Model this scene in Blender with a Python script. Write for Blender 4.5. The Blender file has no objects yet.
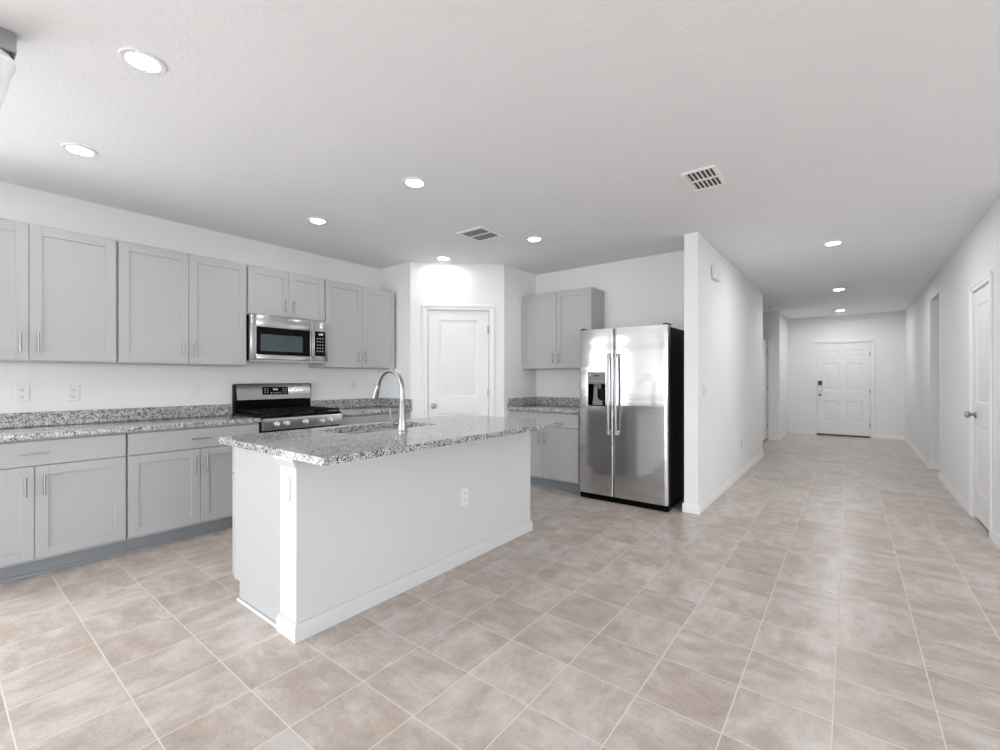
import bpy, bmesh, math, random
from mathutils import Vector, Matrix

S = bpy.context.scene
C = S.collection
PI = math.pi
random.seed(4)

# ------------------------------------------------------------------ camera
cam_d = bpy.data.cameras.new('camera')
cam = bpy.data.objects.new('camera', cam_d)
C.objects.link(cam)
cam.location = (0, 0, 1.26)
cam.rotation_euler = (PI / 2, 0, math.radians(37.9))
cam_d.sensor_fit = 'HORIZONTAL'
cam_d.sensor_width = 36.0
cam_d.lens = 449.0 / 1000 * 36.0
cam_d.shift_y = 0.003
cam_d.clip_start = 0.05
S.camera = cam

# ------------------------------------------------------------------ world, daylight, exposure
SKY = 8.9
LAMP = 80.0
LAMP_HALL = 300.0
S.view_settings.view_transform = 'Standard'
S.view_settings.look = 'None'
S.view_settings.gamma = 1
S.view_settings.use_curve_mapping = False
S.view_settings.exposure = 0.40
w = bpy.data.worlds.new('daylight')
S.world = w
w.use_nodes = True
nt = w.node_tree
nt.nodes.clear()
wo = nt.nodes.new('ShaderNodeOutputWorld')
bg = nt.nodes.new('ShaderNodeBackground')
tc = nt.nodes.new('ShaderNodeTexCoord')
sx = nt.nodes.new('ShaderNodeSeparateXYZ')
rp = nt.nodes.new('ShaderNodeValToRGB')
rp.color_ramp.elements[0].position = 0.44
rp.color_ramp.elements[0].color = (0.55, 0.56, 0.57, 1)
rp.color_ramp.elements[1].position = 0.54
rp.color_ramp.elements[1].color = (0.915, 0.97, 1.03, 1)
mr = nt.nodes.new('ShaderNodeMapRange')
mr.inputs[1].default_value = -1
mr.inputs[2].default_value = 1
nt.links.new(tc.outputs['Generated'], sx.inputs[0])
nt.links.new(sx.outputs[2], mr.inputs[0])
nt.links.new(mr.outputs[0], rp.inputs[0])
nt.links.new(rp.outputs[0], bg.inputs[0])
bg.inputs[1].default_value = SKY
nt.links.new(bg.outputs[0], wo.inputs[0])

CEIL = 2.61
XL, XR = -4.60, 0.885            # kitchen wall, hall wall on the right
YB, YF = -6.50, 12.20            # wall behind the camera, front-door wall
WIN1 = (-2.35, -0.25, 0.0, 2.06)     # sliding doors in the left wall  (y0, y1, z0, z1)
WIN2 = (-4.20, 1.80, 0.0, 2.10)     # sliding doors in the back wall (x0, x1, z0, z1)
XG, YG = 4.60, 4.75               # right wall of the great room and where the hall begins
ADDED_WIN3 = (-3.00, 2.60, 0.85, 2.15)    # unseen great-room windows, added for light from the right (y0, y1, z0, z1)


def portal(name, loc, rot, sx_, sy_):
    l = bpy.data.lights.new(name, 'AREA')
    l.shape = 'RECTANGLE'
    l.size, l.size_y = sx_, sy_
    l.cycles.is_portal = True
    o = bpy.data.objects.new(name, l)
    C.objects.link(o)
    o.location = loc
    o.rotation_euler = rot


portal('window_daylight', (XL - 0.13, (WIN1[0] + WIN1[1]) / 2, (WIN1[2] + WIN1[3]) / 2), (0, -PI / 2, 0), WIN1[3] - WIN1[2], WIN1[1] - WIN1[0])
portal('sliding_door_daylight', ((WIN2[0] + WIN2[1]) / 2, YB - 0.13, (WIN2[2] + WIN2[3]) / 2), (PI / 2, 0, 0), WIN2[1] - WIN2[0], WIN2[3] - WIN2[2])

portal('added_window_daylight', (XG + 0.13, (ADDED_WIN3[0] + ADDED_WIN3[1]) / 2, (ADDED_WIN3[2] + ADDED_WIN3[3]) / 2), (0, PI / 2, 0), ADDED_WIN3[3] - ADDED_WIN3[2], ADDED_WIN3[1] - ADDED_WIN3[0])


# ------------------------------------------------------------------ material helpers
def lin(c):
    return tuple((x / 255 / 12.92 if x / 255 <= 0.04045 else ((x / 255 + 0.055) / 1.055) ** 2.4) for x in c)


class NG:
    def __init__(s, name):
        s.m = bpy.data.materials.new(name)
        s.m.use_nodes = True
        s.t = s.m.node_tree
        s.b = s.t.nodes['Principled BSDF']

    def n(s, typ, **kw):
        n = s.t.nodes.new('ShaderNode' + typ)
        for k, v in kw.items():
            setattr(n, k, v)
        return n

    def put(s, sock, v):
        if hasattr(v, 'links'):
            s.t.links.new(v, sock)
        else:
            sock.default_value = v

    def math(s, op, a, b=None, c=None):
        n = s.n('Math', operation=op)
        s.put(n.inputs[0], a)
        if b is not None:
            s.put(n.inputs[1], b)
        if c is not None:
            s.put(n.inputs[2], c)
        return n.outputs[0]

    def mix(s, f, a, b, mode='MIX'):
        n = s.n('Mix', data_type='RGBA', blend_type=mode)
        s.put(n.inputs[0], f)
        s.put(n.inputs[6], a)
        s.put(n.inputs[7], b)
        return n.outputs[2]

    def pos(s):
        return s.n('NewGeometry').outputs['Position']

    def obj(s):
        return s.n('TexCoord').outputs['Object']

    def mapping(s, v, scale=(1, 1, 1), loc=(0, 0, 0), rot=(0, 0, 0)):
        n = s.n('Mapping')
        s.put(n.inputs['Vector'], v)
        n.inputs['Scale'].default_value = scale
        n.inputs['Location'].default_value = loc
        n.inputs['Rotation'].default_value = rot
        return n.outputs[0]

    def noise(s, v, scale, detail=3, rough=0.5, dist=0):
        n = s.n('TexNoise')
        s.put(n.inputs['Vector'], v)
        n.inputs['Scale'].default_value = scale
        n.inputs['Detail'].default_value = detail
        n.inputs['Roughness'].default_value = rough
        n.inputs['Distortion'].default_value = dist
        return n.outputs[0]

    def ramp(s, f, stops, interp='LINEAR'):
        n = s.n('ValToRGB')
        e = n.color_ramp.elements
        n.color_ramp.interpolation = interp
        while len(e) < len(stops):
            e.new(0.5)
        for k, (p, c) in enumerate(stops):
            e[k].position = p
            e[k].color = (*c, 1) if len(c) == 3 else c
        s.put(n.inputs[0], f)
        return n.outputs[0]

    def bump(s, h, strength, dist, normal=None):
        n = s.n('Bump')
        n.inputs['Strength'].default_value = strength
        n.inputs['Distance'].default_value = dist
        s.put(n.inputs['Height'], h)
        if normal is not None:
            s.put(n.inputs['Normal'], normal)
        return n.outputs[0]

    def set(s, **kw):
        for k, v in kw.items():
            s.put(s.b.inputs[k.replace('_', ' ')], v)
        return s.m


def paint(name, col, rough=0.5, bscale=0, bstr=0.1, bdist=0.001, var=0.03, spec=0.4):
    g = NG(name)
    p = g.pos()
    v = g.noise(p, 2.3, 3)
    c0 = tuple(x * (1 - var) for x in col)
    c1 = tuple(min(1, x * (1 + var)) for x in col)
    g.set(Base_Color=g.ramp(v, [(0.3, c0), (0.7, c1)]), Roughness=rough)
    g.b.inputs['Specular IOR Level'].default_value = spec
    if bscale:
        g.set(Normal=g.bump(g.noise(p, bscale, 4, 0.6), bstr, bdist))
    return g.m


def simple(name, col, rough=0.5, metal=0.0, var=0.02, spec=0.5):
    g = NG(name)
    v = g.noise(g.obj(), 30, 2)
    g.set(Base_Color=g.ramp(v, [(0.3, tuple(x * (1 - var) for x in col)), (0.7, tuple(min(1, x * (1 + var)) for x in col))]),
          Roughness=rough, Metallic=metal)
    g.b.inputs['Specular IOR Level'].default_value = spec
    return g.m


def steel(name, col, rough, brush=(1, 1, 1), bscale=600, wave=0.0, wscale=(1, 1, 1)):
    g = NG(name)
    o = g.obj()
    b = g.noise(g.mapping(o, brush), bscale, 2)
    g.set(Base_Color=(*col, 1), Metallic=1.0, Roughness=g.math('MULTIPLY_ADD', b, 0.12, rough - 0.06))
    if wave:
        h = g.noise(g.mapping(o, wscale), 1.0, 1.5, 0.4)
        g.set(Normal=g.bump(h, 1.0, wave))
    return g.m


def emit(name, col, strength):
    g = NG(name)
    v = g.noise(g.obj(), 5, 1)
    g.set(Base_Color=(*col, 1))
    g.b.inputs['Emission Color'].default_value = (*col, 1)
    g.b.inputs['Emission Strength'].default_value = strength
    g.set(Roughness=g.math('MULTIPLY_ADD', v, 0.1, 0.35))
    return g.m


M = {}
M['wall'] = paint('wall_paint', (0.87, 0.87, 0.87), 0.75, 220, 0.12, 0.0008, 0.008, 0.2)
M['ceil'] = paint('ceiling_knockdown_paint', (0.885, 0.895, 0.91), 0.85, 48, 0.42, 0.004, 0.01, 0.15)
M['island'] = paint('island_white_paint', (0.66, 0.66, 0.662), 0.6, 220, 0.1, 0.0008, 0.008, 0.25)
M['trim'] = paint('trim_semi_gloss', (0.88, 0.88, 0.885), 0.35, 0, var=0.008)
M['door'] = paint('door_white_paint', (0.86, 0.86, 0.865), 0.4, 0, var=0.008)
M['cab'] = paint('cabinet_grey_lacquer', (0.465, 0.465, 0.465), 0.42, 0, var=0.012)
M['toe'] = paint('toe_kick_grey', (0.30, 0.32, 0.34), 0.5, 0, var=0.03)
M['plate'] = simple('white_plastic', (0.80, 0.80, 0.80), 0.35)
M['slot'] = simple('dark_slot', (0.05, 0.05, 0.05), 0.6)
M['grey'] = simple('grey_plastic', (0.20, 0.20, 0.205), 0.4)
M['nickel'] = steel('brushed_nickel', (0.36, 0.36, 0.355), 0.32, (1, 1, 0.1), 400)
M['ventgrey'] = simple('grey_vent_slats', (0.24, 0.24, 0.245), 0.5)
M['sill'] = simple('bronze_door_sill', (0.07, 0.06, 0.055), 0.5)
M['barmetal'] = simple('grey_painted_metal', (0.30, 0.30, 0.315), 0.45)
M['chrome'] = steel('faucet_nickel', (0.36, 0.36, 0.355), 0.30, (1, 1, 0.1), 400)
M['knob'] = steel('polished_knob', (0.66, 0.66, 0.66), 0.3, (1, 1, 1), 300)
M['steel'] = steel('stainless_steel', (0.53, 0.53, 0.535), 0.24, (0.02, 0.02, 1), 900)
M['fridge'] = steel('fridge_stainless', (0.56, 0.56, 0.565), 0.11, (0.02, 0.02, 1), 900, 0.004, (0.9, 0.9, 7.0))
M['sinksteel'] = steel('sink_steel', (0.60, 0.60, 0.60), 0.25, (1, 0.05, 1), 500)
M['black'] = simple('black_enamel', (0.002, 0.002, 0.002), 0.3, spec=0.08)
M['bodyblack'] = simple('black_textured_steel', (0.005, 0.005, 0.005), 0.5, spec=0.12)
M['iron'] = simple('cast_iron', (0.004, 0.004, 0.004), 0.5, spec=0.2)
M['glassblack'] = simple('black_glass', (0.002, 0.002, 0.002), 0.06, spec=0.12)
g = NG('oven_window_glass')
g.set(Base_Color=g.ramp(g.noise(g.obj(), 3, 1), [(0.3, (0.04, 0.06, 0.07)), (0.7, (0.055, 0.075, 0.085))]), Roughness=0.12)
M['mwglass'] = g.m
M['mark'] = simple('printed_white_marks', (0.65, 0.65, 0.65), 0.5)
M['lens'] = emit('lamp_lens', (0.98, 0.99, 1.0), LAMP)
M['lens_hall'] = emit('hall_lamp_lens', (0.98, 0.99, 1.0), LAMP_HALL)
M['shade'] = simple('frosted_glass_shade', (0.70, 0.70, 0.70), 0.3)
g = NG('clear_glass')
g.set(Base_Color=(1, 1, 1, 1), Roughness=g.math('MULTIPLY', g.noise(g.obj(), 2, 1), 0.01), Alpha=0.12)
M['pane'] = g.m

# floor: 12-inch ceramic tiles
g = NG('floor_ceramic_tile')
p = g.pos()
sp = g.n('SeparateXYZ')
g.put(sp.inputs[0], p)
TS = 0.309
tx = g.math('DIVIDE', g.math('ADD', sp.outputs[0], 0.049 + TS * 40), TS)
ty = g.math('DIVIDE', g.math('ADD', sp.outputs[1], -0.503 + TS * 40), TS)
ix, iy = g.math('FLOOR', tx), g.math('FLOOR', ty)
fx, fy = g.math('FRACT', tx), g.math('FRACT', ty)
ex = g.math('MINIMUM', fx, g.math('SUBTRACT', 1.0, fx))
ey = g.math('MINIMUM', fy, g.math('SUBTRACT', 1.0, fy))
e = g.math('MINIMUM', ex, ey)
cid = g.n('CombineXYZ')
g.put(cid.inputs[0], ix)
g.put(cid.inputs[1], iy)
wn = g.n('TexWhiteNoise', noise_dimensions='3D')
g.put(wn.inputs['Vector'], cid.outputs[0])
off = g.n('VectorMath', operation='MULTIPLY_ADD')
g.put(off.inputs[0], wn.outputs['Color'])
off.inputs[1].default_value = (23, 23, 23)
g.put(off.inputs[2], p)
va = g.noise(g.mapping(off.outputs[0], (1, 1.7, 1)), 5.0, 8, 0.68, 0.15)
vb = g.noise(g.mapping(off.outputs[0], (1.7, 1.0, 1)), 5.0, 8, 0.68, 0.15)
sel = g.math('GREATER_THAN', wn.outputs['Value'], 0.5)
vv = g.math('ADD', g.math('MULTIPLY', va, g.math('SUBTRACT', 1.0, sel)), g.math('MULTIPLY', vb, sel))
vv = g.math('ADD', vv, g.math('MULTIPLY_ADD', wn.outputs['Value'], 0.10, -0.05))
tile = g.ramp(vv, [(0.24, (0.35, 0.275, 0.22)), (0.45, (0.50, 0.42, 0.36)), (0.57, (0.60, 0.538, 0.49)), (0.74, (0.71, 0.665, 0.63))])
fine = g.noise(p, 90, 3)
tile = g.mix(0.18, tile, g.ramp(fine, [(0.35, (0.42, 0.365, 0.32)), (0.65, (0.64, 0.58, 0.53))]))
gm = g.math('LESS_THAN', e, 0.0065)
col = g.mix(gm, tile, (0.75, 0.71, 0.675, 1))
hgt = g.math('SMOOTH_MIN', e, 0.016, 0.01)
g.set(Base_Color=col, Roughness=g.math('MULTIPLY_ADD', gm, 0.4, g.math('MULTIPLY_ADD', fine, 0.16, 0.22)),
      Normal=g.bump(g.math('ADD', hgt, g.math('MULTIPLY', fine, 0.0015)), 0.35, 0.06))
g.b.inputs['Specular IOR Level'].default_value = 0.45
M['floor'] = g.m

# granite
g = NG('speckled_granite')
p = g.pos()
vo = g.n('TexVoronoi')
g.put(vo.inputs['Vector'], p)
vo.inputs['Scale'].default_value = 225
sc = g.n('SeparateColor')
g.put(sc.inputs[0], vo.outputs['Color'])
cl = g.noise(p, 28, 4, 0.6)
val = g.math('ADD', sc.outputs[0], g.math('MULTIPLY_ADD', cl, 1.1, -0.55))
col = g.ramp(val, [(0.0, (0.015, 0.015, 0.016)), (0.19, (0.12, 0.12, 0.12)), (0.33, (0.29, 0.285, 0.28)), (0.52, (0.50, 0.495, 0.49)), (0.75, (0.70, 0.695, 0.69))], 'CONSTANT')
g.set(Base_Color=col, Roughness=0.11)
g.b.inputs['Specular IOR Level'].default_value = 0.5
M['granite'] = g.m


# ------------------------------------------------------------------ mesh helpers
class MB:
    """collects primitives; build() links them as ONE mesh object"""

    def __init__(s, mat=None):
        s.V, s.F = [], []
        s.mat = mat

    def add(s, bm):
        bmesh.ops.recalc_face_normals(bm, faces=bm.faces[:])
        o = len(s.V)
        bm.verts.index_update()
        flip = False
        if s.mat is not None:
            flip = s.mat.determinant() < 0
            s.V += [s.mat @ v.co for v in bm.verts]
        else:
            s.V += [v.co.copy() for v in bm.verts]
        for f in bm.faces:
            ids = [o + v.index for v in f.verts]
            s.F.append(ids[::-1] if flip else ids)
        bm.free()
        return s

    def box(s, a, b, bev=0.0, seg=1):
        bm = bmesh.new()
        bmesh.ops.create_cube(bm, size=1)
        lo = [min(a[i], b[i]) for i in range(3)]
        hi = [max(a[i], b[i]) for i in range(3)]
        for v in bm.verts:
            v.co = Vector([lo[i] + (v.co[i] + 0.5) * (hi[i] - lo[i]) for i in range(3)])
        if bev > 0:
            bmesh.ops.bevel(bm, geom=bm.edges[:], offset=bev, segments=seg, profile=0.5, affect='EDGES')
        return s.add(bm)

    def loft(s, rings, cap=True, closed=True):
        bm = bmesh.new()
        R = [[bm.verts.new(p) for p in r] for r in rings]
        n = len(R[0])
        for a, b in zip(R, R[1:]):
            for i in range(n if closed else n - 1):
                bm.faces.new((a[i], a[(i + 1) % n], b[(i + 1) % n], b[i]))
        if cap:
            bm.faces.new(R[0])
            bm.faces.new(R[-1])
        return s.add(bm)

    def tube(s, pts, r, n=14, cap=True):
        pts = [Vector(p) for p in pts]
        rs = r if isinstance(r, (list, tuple)) else [r] * len(pts)
        t0 = (pts[1] - pts[0]).normalized()
        up = Vector((0, 0, 1)) if abs(t0.z) < 0.9 else Vector((1, 0, 0))
        nrm = t0.cross(up).normalized()
        rings = []
        for i, p in enumerate(pts):
            if i == 0:
                t = pts[1] - pts[0]
            elif i == len(pts) - 1:
                t = pts[-1] - pts[-2]
            else:
                t = (pts[i + 1] - p).normalized() + (p - pts[i - 1]).normalized()
            t.normalize()
            nrm = (nrm - t * nrm.dot(t)).normalized()
            bi = t.cross(nrm)
            rings.append([p + (nrm * math.cos(2 * PI * k / n) + bi * math.sin(2 * PI * k / n)) * rs[i] for k in range(n)])
        return s.loft(rings, cap)

    def cyl(s, a, b, r, r2=None, n=24):
        return s.tube([a, b], [r, r if r2 is None else r2], n)

    def lathe(s, prof, c, axis=(0, 0, 1), n=32, cap=True):
        """prof: (radius, distance along axis)"""
        ax = Vector(axis).normalized()
        u = ax.cross(Vector((0, 0, 1)) if abs(ax.z) < 0.9 else Vector((1, 0, 0))).normalized()
        v = ax.cross(u)
        c = Vector(c)
        rings = [[c + ax * h + (u * math.cos(2 * PI * k / n) + v * math.sin(2 * PI * k / n)) * max(r, 1e-4) for k in range(n)] for r, h in prof]
        return s.loft(rings, cap)

    def ring(s, prof, c, axis=(0, 0, 1), n=32):
        """closed profile swept round: a solid of revolution with a hole"""
        return s.lathe(list(prof) + [prof[0]], c, axis, n, cap=False)

    def prism(s, poly, z0, z1):
        return s.loft([[(x, y, z0) for x, y in poly], [(x, y, z1) for x, y in poly]])

    def build(s, name, mat, parent=None, smooth=30):
        me = bpy.data.meshes.new(name)
        off = parent_world(parent) if parent is not None else Vector((0, 0, 0))
        me.from_pydata([tuple(v - off) for v in s.V], [], s.F)
        me.materials.append(M[mat])
        if smooth:
            for p_ in me.polygons:
                p_.use_smooth = True
            me.set_sharp_from_angle(angle=math.radians(smooth))
        me.update()
        o = bpy.data.objects.new(name, me)
        C.objects.link(o)
        if parent is not None:
            o.parent = parent
        return o


def parent_world(o):
    v = Vector((0, 0, 0))
    while o is not None:
        v += o.location
        o = o.parent
    return v


def centre(o, base=True):
    """put the origin of a single-mesh object at the base of its mesh"""
    me = o.data
    xs = [v.co for v in me.vertices]
    lo = Vector([min(c[i] for c in xs) for i in range(3)])
    hi = Vector([max(c[i] for c in xs) for i in range(3)])
    c = (lo + hi) / 2
    if base:
        c.z = lo.z
    me.transform(Matrix.Translation(-c))
    o.location = c
    return o


def tag(o, label, cat, group=None):
    o['label'] = label
    o['category'] = cat
    if group:
        o['group'] = group
    return o


def thing(name, label, cat, loc, group=None):
    o = bpy.data.objects.new(name, None)
    C.objects.link(o)
    o.location = loc
    o.empty_display_size = 0.1
    return tag(o, label, cat, group)


def struct(name, mb, mat, parent=None, smooth=30):
    o = mb.build(name, mat, parent, smooth)
    if parent is None:
        o['kind'] = 'structure'
    return o


def frame(origin, u, wdir):
    """matrix taking local (u along the wall, w out of the wall, z up) to the room"""
    u = Vector((*u, 0)).normalized()
    wv = Vector((*wdir, 0)).normalized()
    m = Matrix.Identity(4)
    for i in range(3):
        m[i][0], m[i][1], m[i][2] = u[i], wv[i], (0, 0, 1)[i]
    m[0][3], m[1][3], m[2][3] = origin
    return m


LW = frame((XL, 0, 0), (0, 1), (1, 0))          # left kitchen wall: u = y
YFW = 4.94
FW = frame((0, YFW, 0), (1, 0), (0, -1))        # fridge wall: u = x
DA, DB = Vector((-4.03, 3.48)), Vector((-3.245, 4.25))
DU = (DB - DA).normalized()
DL = (DB - DA).length
DG = frame((DA.x, DA.y, 0), DU, (DU.y, -DU.x))  # angled pantry wall
RWF = frame((XR, 0, 0), (0, 1), (-1, 0))        # right wall: u = y
FRF = frame((0, YF, 0), (1, 0), (0, -1))        # front-door wall: u = x
BKF = frame((0, YB, 0), (1, 0), (0, 1))         # wall behind the camera
XP = -1.105
PTF = frame((XP, 0, 0), (0, 1), (1, 0))         # hall side of the partition
YS = 10.6
SDF = frame((0, YS, 0), (1, 0), (0, -1))        # short wall at the side passage

# ------------------------------------------------------------------ the setting
T = 0.12
struct('floor', MB().box((XL - T, YB - T, -0.12), (XG + T, YF + T, 0)), 'floor', smooth=0)
struct('ceiling', MB().box((XL - T, YB - T, CEIL), (XG + T, YF + T, CEIL + 0.12)), 'ceil', smooth=0)


def wall_with_hole(name, fr, u0, u1, holes, t=T):
    """wall slab along u with rectangular holes (ua, ub, z0, z1), sorted by u"""
    mb = MB(fr)
    c = u0
    for ua, ub, z0, z1 in holes:
        mb.box((c, -t, 0), (ua, 0, CEIL))
        if z0 > 0:
            mb.box((ua, -t, 0), (ub, 0, z0))
        if z1 < CEIL:
            mb.box((ua, -t, z1), (ub, 0, CEIL))
        c = ub
    mb.box((c, -t, 0), (u1, 0, CEIL))
    return struct(name, mb, 'wall', smooth=0)


PD = (0.197, 0.921, 0, 2.062)          # pantry door opening on the angled wall
RD = (5.195, 5.845, 0, 2.035)          # closet door, right wall
RO = (7.80, 8.62, 0, 2.34)             # open passage, right wall
FD = (-0.582, 0.350, 0, 2.02)           # front door
SD = (-2.175, -1.322, 0, 2.04)          # side-passage door
wall_with_hole('wall_left', LW, YB - T, YFW + T, [WIN1])
wall_with_hole('wall_back', BKF, XL, XG, [WIN2])
GRF = frame((XG, 0, 0), (0, 1), (-1, 0))
wall_with_hole('wall_great_right', GRF, YB - T, YG + T, [ADDED_WIN3])
struct('wall_great_far', MB().box((XR + T, YG, 0), (XG, YG + T, CEIL)), 'wall', smooth=0)
mb = MB()
mb.box((XL, 3.48, 0), (DA.x, 3.58, CEIL))
struct('wall_pantry_left', mb, 'wall', smooth=0)
wall_with_hole('wall_pantry_angled', DG, 0, DL, [PD], 0.1)
struct('wall_pantry_right', MB().box((-3.345, DB.y, 0), (DB.x, YFW, CEIL)), 'wall', smooth=0)
struct('wall_fridge', MB().box((XL, YFW, 0), (-1.23, YFW + T, CEIL)), 'wall', smooth=0)
struct('wall_partition', MB().box((-1.23, 4.405, 0), (XP, 8.32, CEIL)), 'wall', smooth=0)
struct('wall_passage_near', MB().box((-3.3, 8.20, 0), (-1.23, 8.32, CEIL)), 'wall', smooth=0)
struct('wall_passage_end', MB().box((-3.42, 8.20, 0), (-3.3, YS + 0.1, CEIL)), 'wall', smooth=0)
wall_with_hole('wall_passage_far', SDF, -3.3, -1.115, [SD], 0.1)
struct('wall_entry_left', MB().box((-1.26, YS + 0.1, 0), (-1.115, YF, CEIL)), 'wall', smooth=0)
wall_with_hole('wall_front', FRF, -1.26, XR, [FD])
wall_with_hole('wall_right', RWF, YG, YF + T, [RD, RO])
mb = MB()
mb.box((XR + T, 8.62, 0), (2.6, 8.74, CEIL))
mb.box((XR + T, 7.68, 0), (2.6, 7.80, CEIL))
struct('wall_side_corridor', mb, 'wall', smooth=0)
CRF = frame((2.6, 0, 0), (0, 1), (-1, 0))
ADDED_WIN4 = (7.98, 8.30, 1.50, 2.00)  # unseen window, added to brighten the passage reveal
wall_with_hole('wall_corridor_end', CRF, 7.68, 8.74, [ADDED_WIN4])
mb = MB()
mb.box((1.70, YG + T, 0), (1.80, 6.30, CEIL))
mb.box((XR + T, 6.20, 0), (1.70, 6.30, CEIL))
struct('wall_closet', mb, 'wall', smooth=0)
mb = MB()
mb.box((-3.42, YS + 0.1, 0), (-3.3, YF, CEIL))
mb.box((-3.3, YF - T, 0), (-1.26, YF, CEIL))
struct('wall_side_room', mb, 'wall', smooth=0)


def baseboard(name, fr, runs, h=0.083, t=0.013):
    mb = MB(fr)
    for u0, u1 in runs:
        prof = [(0, 0), (t, 0), (t, h * 0.72), (t * 0.55, h * 0.9), (t * 0.45, h), (0, h)]
        mb.loft([[(u0, a, z) for a, z in prof], [(u1, a, z) for a, z in prof]])
    return struct(name, mb, 'trim')


CW = 0.062
baseboard('baseboard_left', LW, [(YB, WIN1[0] - 0.003), (WIN1[1] + 0.003, -0.04)])
baseboard('baseboard_pantry', DG, [(0.0, PD[0] - CW - 0.002), (PD[1] + CW + 0.002, DL)])
PFR = frame((0, 4.405, 0), (1, 0), (0, -1))
baseboard('baseboard_partition_end', PFR, [(-1.243, XP + 0.013)])
baseboard('baseboard_partition', PTF, [(4.405, 8.332)])
baseboard('baseboard_fridge', FW, [(-1.36, -1.23)])
baseboard('baseboard_passage', SDF, [(SD[1] + CW + 0.002, -1.115)])
baseboard('baseboard_entry_left', frame((-1.115, 0, 0), (0, 1), (1, 0)), [(YS - 0.013, YF)])
baseboard('baseboard_front', FRF, [(-1.115, FD[0] - CW - 0.002), (FD[1] + CW + 0.002, XR)])
baseboard('baseboard_right', RWF, [(YG, RD[0] - CW - 0.002), (RD[1] + CW + 0.002, RO[0] + 0.013), (RO[1] - 0.0125, YF)])
baseboard('baseboard_corridor', frame((0, 8.62, 0), (1, 0), (0, -1)), [(XR, 2.6)])
baseboard('baseboard_back', BKF, [(XL, WIN2[0] - 0.003), (WIN2[1] + 0.003, XG)])
baseboard('baseboard_great_far', frame((0, YG, 0), (1, 0), (0, -1)), [(XR - 0.013, XG)])
baseboard('baseboard_great_right', GRF, [(YB, YG)])


def casing(name, fr, o, wd=CW, t=0.018, jamb=T):
    u0, u1, z0, z1 = o
    mb = MB(fr)
    for a, b in ((u0 - wd, u0), (u1, u1 + wd)):
        near = a < u0 - 0.01
        mb.box((a + 0.020 if near else a, 0.0004, 0.0004), (b if near else b - 0.020, t * 0.7, z1 + 0.010), 0.002)
        mb.box((a if near else b - wd * 0.45, 0.0002, 0.0002), (a + wd * 0.45 if near else b, t, z1 + wd * 0.5), 0.003)
    mb.box((u0 - 0.0005, 0.0006, z1), (u1 + 0.0005, t * 0.68, z1 + wd - 0.010), 0.002)
    mb.box((u0 - wd - 0.0006, 0.0008, z1 + wd * 0.52), (u1 + wd + 0.0006, t + 0.0006, z1 + wd), 0.003)
    # jambs and stop
    mb.box((u0 + 0.0004, -jamb + 0.0004, 0.0003), (u0 + 0.006, 0.002, z1 - 0.0004))
    mb.box((u1 - 0.006, -jamb + 0.0004, 0.0003), (u1 - 0.0004, 0.002, z1 - 0.0004))
    mb.box((u0 + 0.0045, -jamb + 0.0006, z1 - 0.006), (u1 - 0.0045, 0.0016, z1 - 0.0006))
    for a, b in ((u0 + 0.005, u0 + 0.022), (u1 - 0.022, u1 - 0.005)):
        mb.box((a, -0.058, 0), (b, -0.043, z1))
    mb.box((u0 + 0.005, -0.058, z1 - 0.022), (u1 - 0.005, -0.043, z1 - 0.005))
    return struct(name, mb, 'trim')


casing('trim_1', DG, PD, jamb=0.1)
casing('trim_2', FRF, FD)
casing('trim_3', RWF, RD)
casing('trim_4', SDF, SD, jamb=0.1)


def panel_leaf(mb, u0, u1, z0, z1, w0, w1, cols, rows):
    """moulded door leaf: cols/rows give the panel openings"""
    rec = 0.009
    mb.box((u0, w0, z0), (u1, w1 - rec - 0.002, z1))
    us = [u0] + [x for c in cols for x in c] + [u1]
    for i in range(0, len(us), 2):
        mb.box((us[i], w0 + 0.001, z0), (us[i + 1], w1, z1), 0.0015)
    zs = [z0] + [x for r in rows for x in r] + [z1]
    for ca, cb in cols:
        for i in range(0, len(zs), 2):
            mb.box((ca - 0.001, w0 + 0.001, zs[i]), (cb + 0.001, w1 - 0.0002, zs[i + 1]), 0.0015)
        for ra, rb in rows:
            def rect(k, wv):
                return [(ca + k, wv, ra + k), (cb - k, wv, ra + k), (cb - k, wv, rb - k), (ca + k, wv, rb - k)]
            mb.loft([rect(-0.004, w1 - rec - 0.004), rect(0.0, w1 - 0.001), rect(0.014, w1 - rec), rect(0.022, w1 - rec), rect(0.042, w1 - 0.003)], cap=True)
    return mb


def hinge_at(fr, u, w_, z, parent, h=0.09):
    mb = MB(fr)
    mb.cyl((u, w_, z - h / 2), (u, w_, z + h / 2), 0.0065, n=10)
    mb.box((u - 0.012, w_ - 0.006, z - h / 2), (u + 0.012, w_ - 0.002, z + h / 2))
    return mb.build('hinge', 'nickel', parent)


def knob_at(fr, u, w_, z, parent, name='door_knob'):
    mb = MB(fr)
    mb.lathe([(0.031, 0), (0.031, 0.004), (0.026, 0.009), (0.012, 0.012), (0.011, 0.032), (0.018, 0.038), (0.027, 0.046),
              (0.029, 0.056), (0.025, 0.066), (0.014, 0.071), (0.001, 0.072)], (u, w_, z), (0, 1, 0), 28)
    return mb.build(name, 'nickel', parent)


def door(name, fr, o, cols, rows, wface=-0.004, knob=None, hinges=None, gap=0.003, zb=0.012):
    u0, u1, z1 = o[0] + 0.006 + gap, o[1] - 0.006 - gap, o[3] - 0.006 - gap
    mb = panel_leaf(MB(fr), u0, u1, zb, z1, wface - 0.036, wface, cols, rows)
    d = struct(name, mb, 'door')
    if knob:
        knob_at(fr, knob[0], wface, knob[1], d)
    if hinges:
        for z in hinges[1]:
            hinge_at(fr, hinges[0], wface + 0.007, z, d)
    return d


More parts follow.
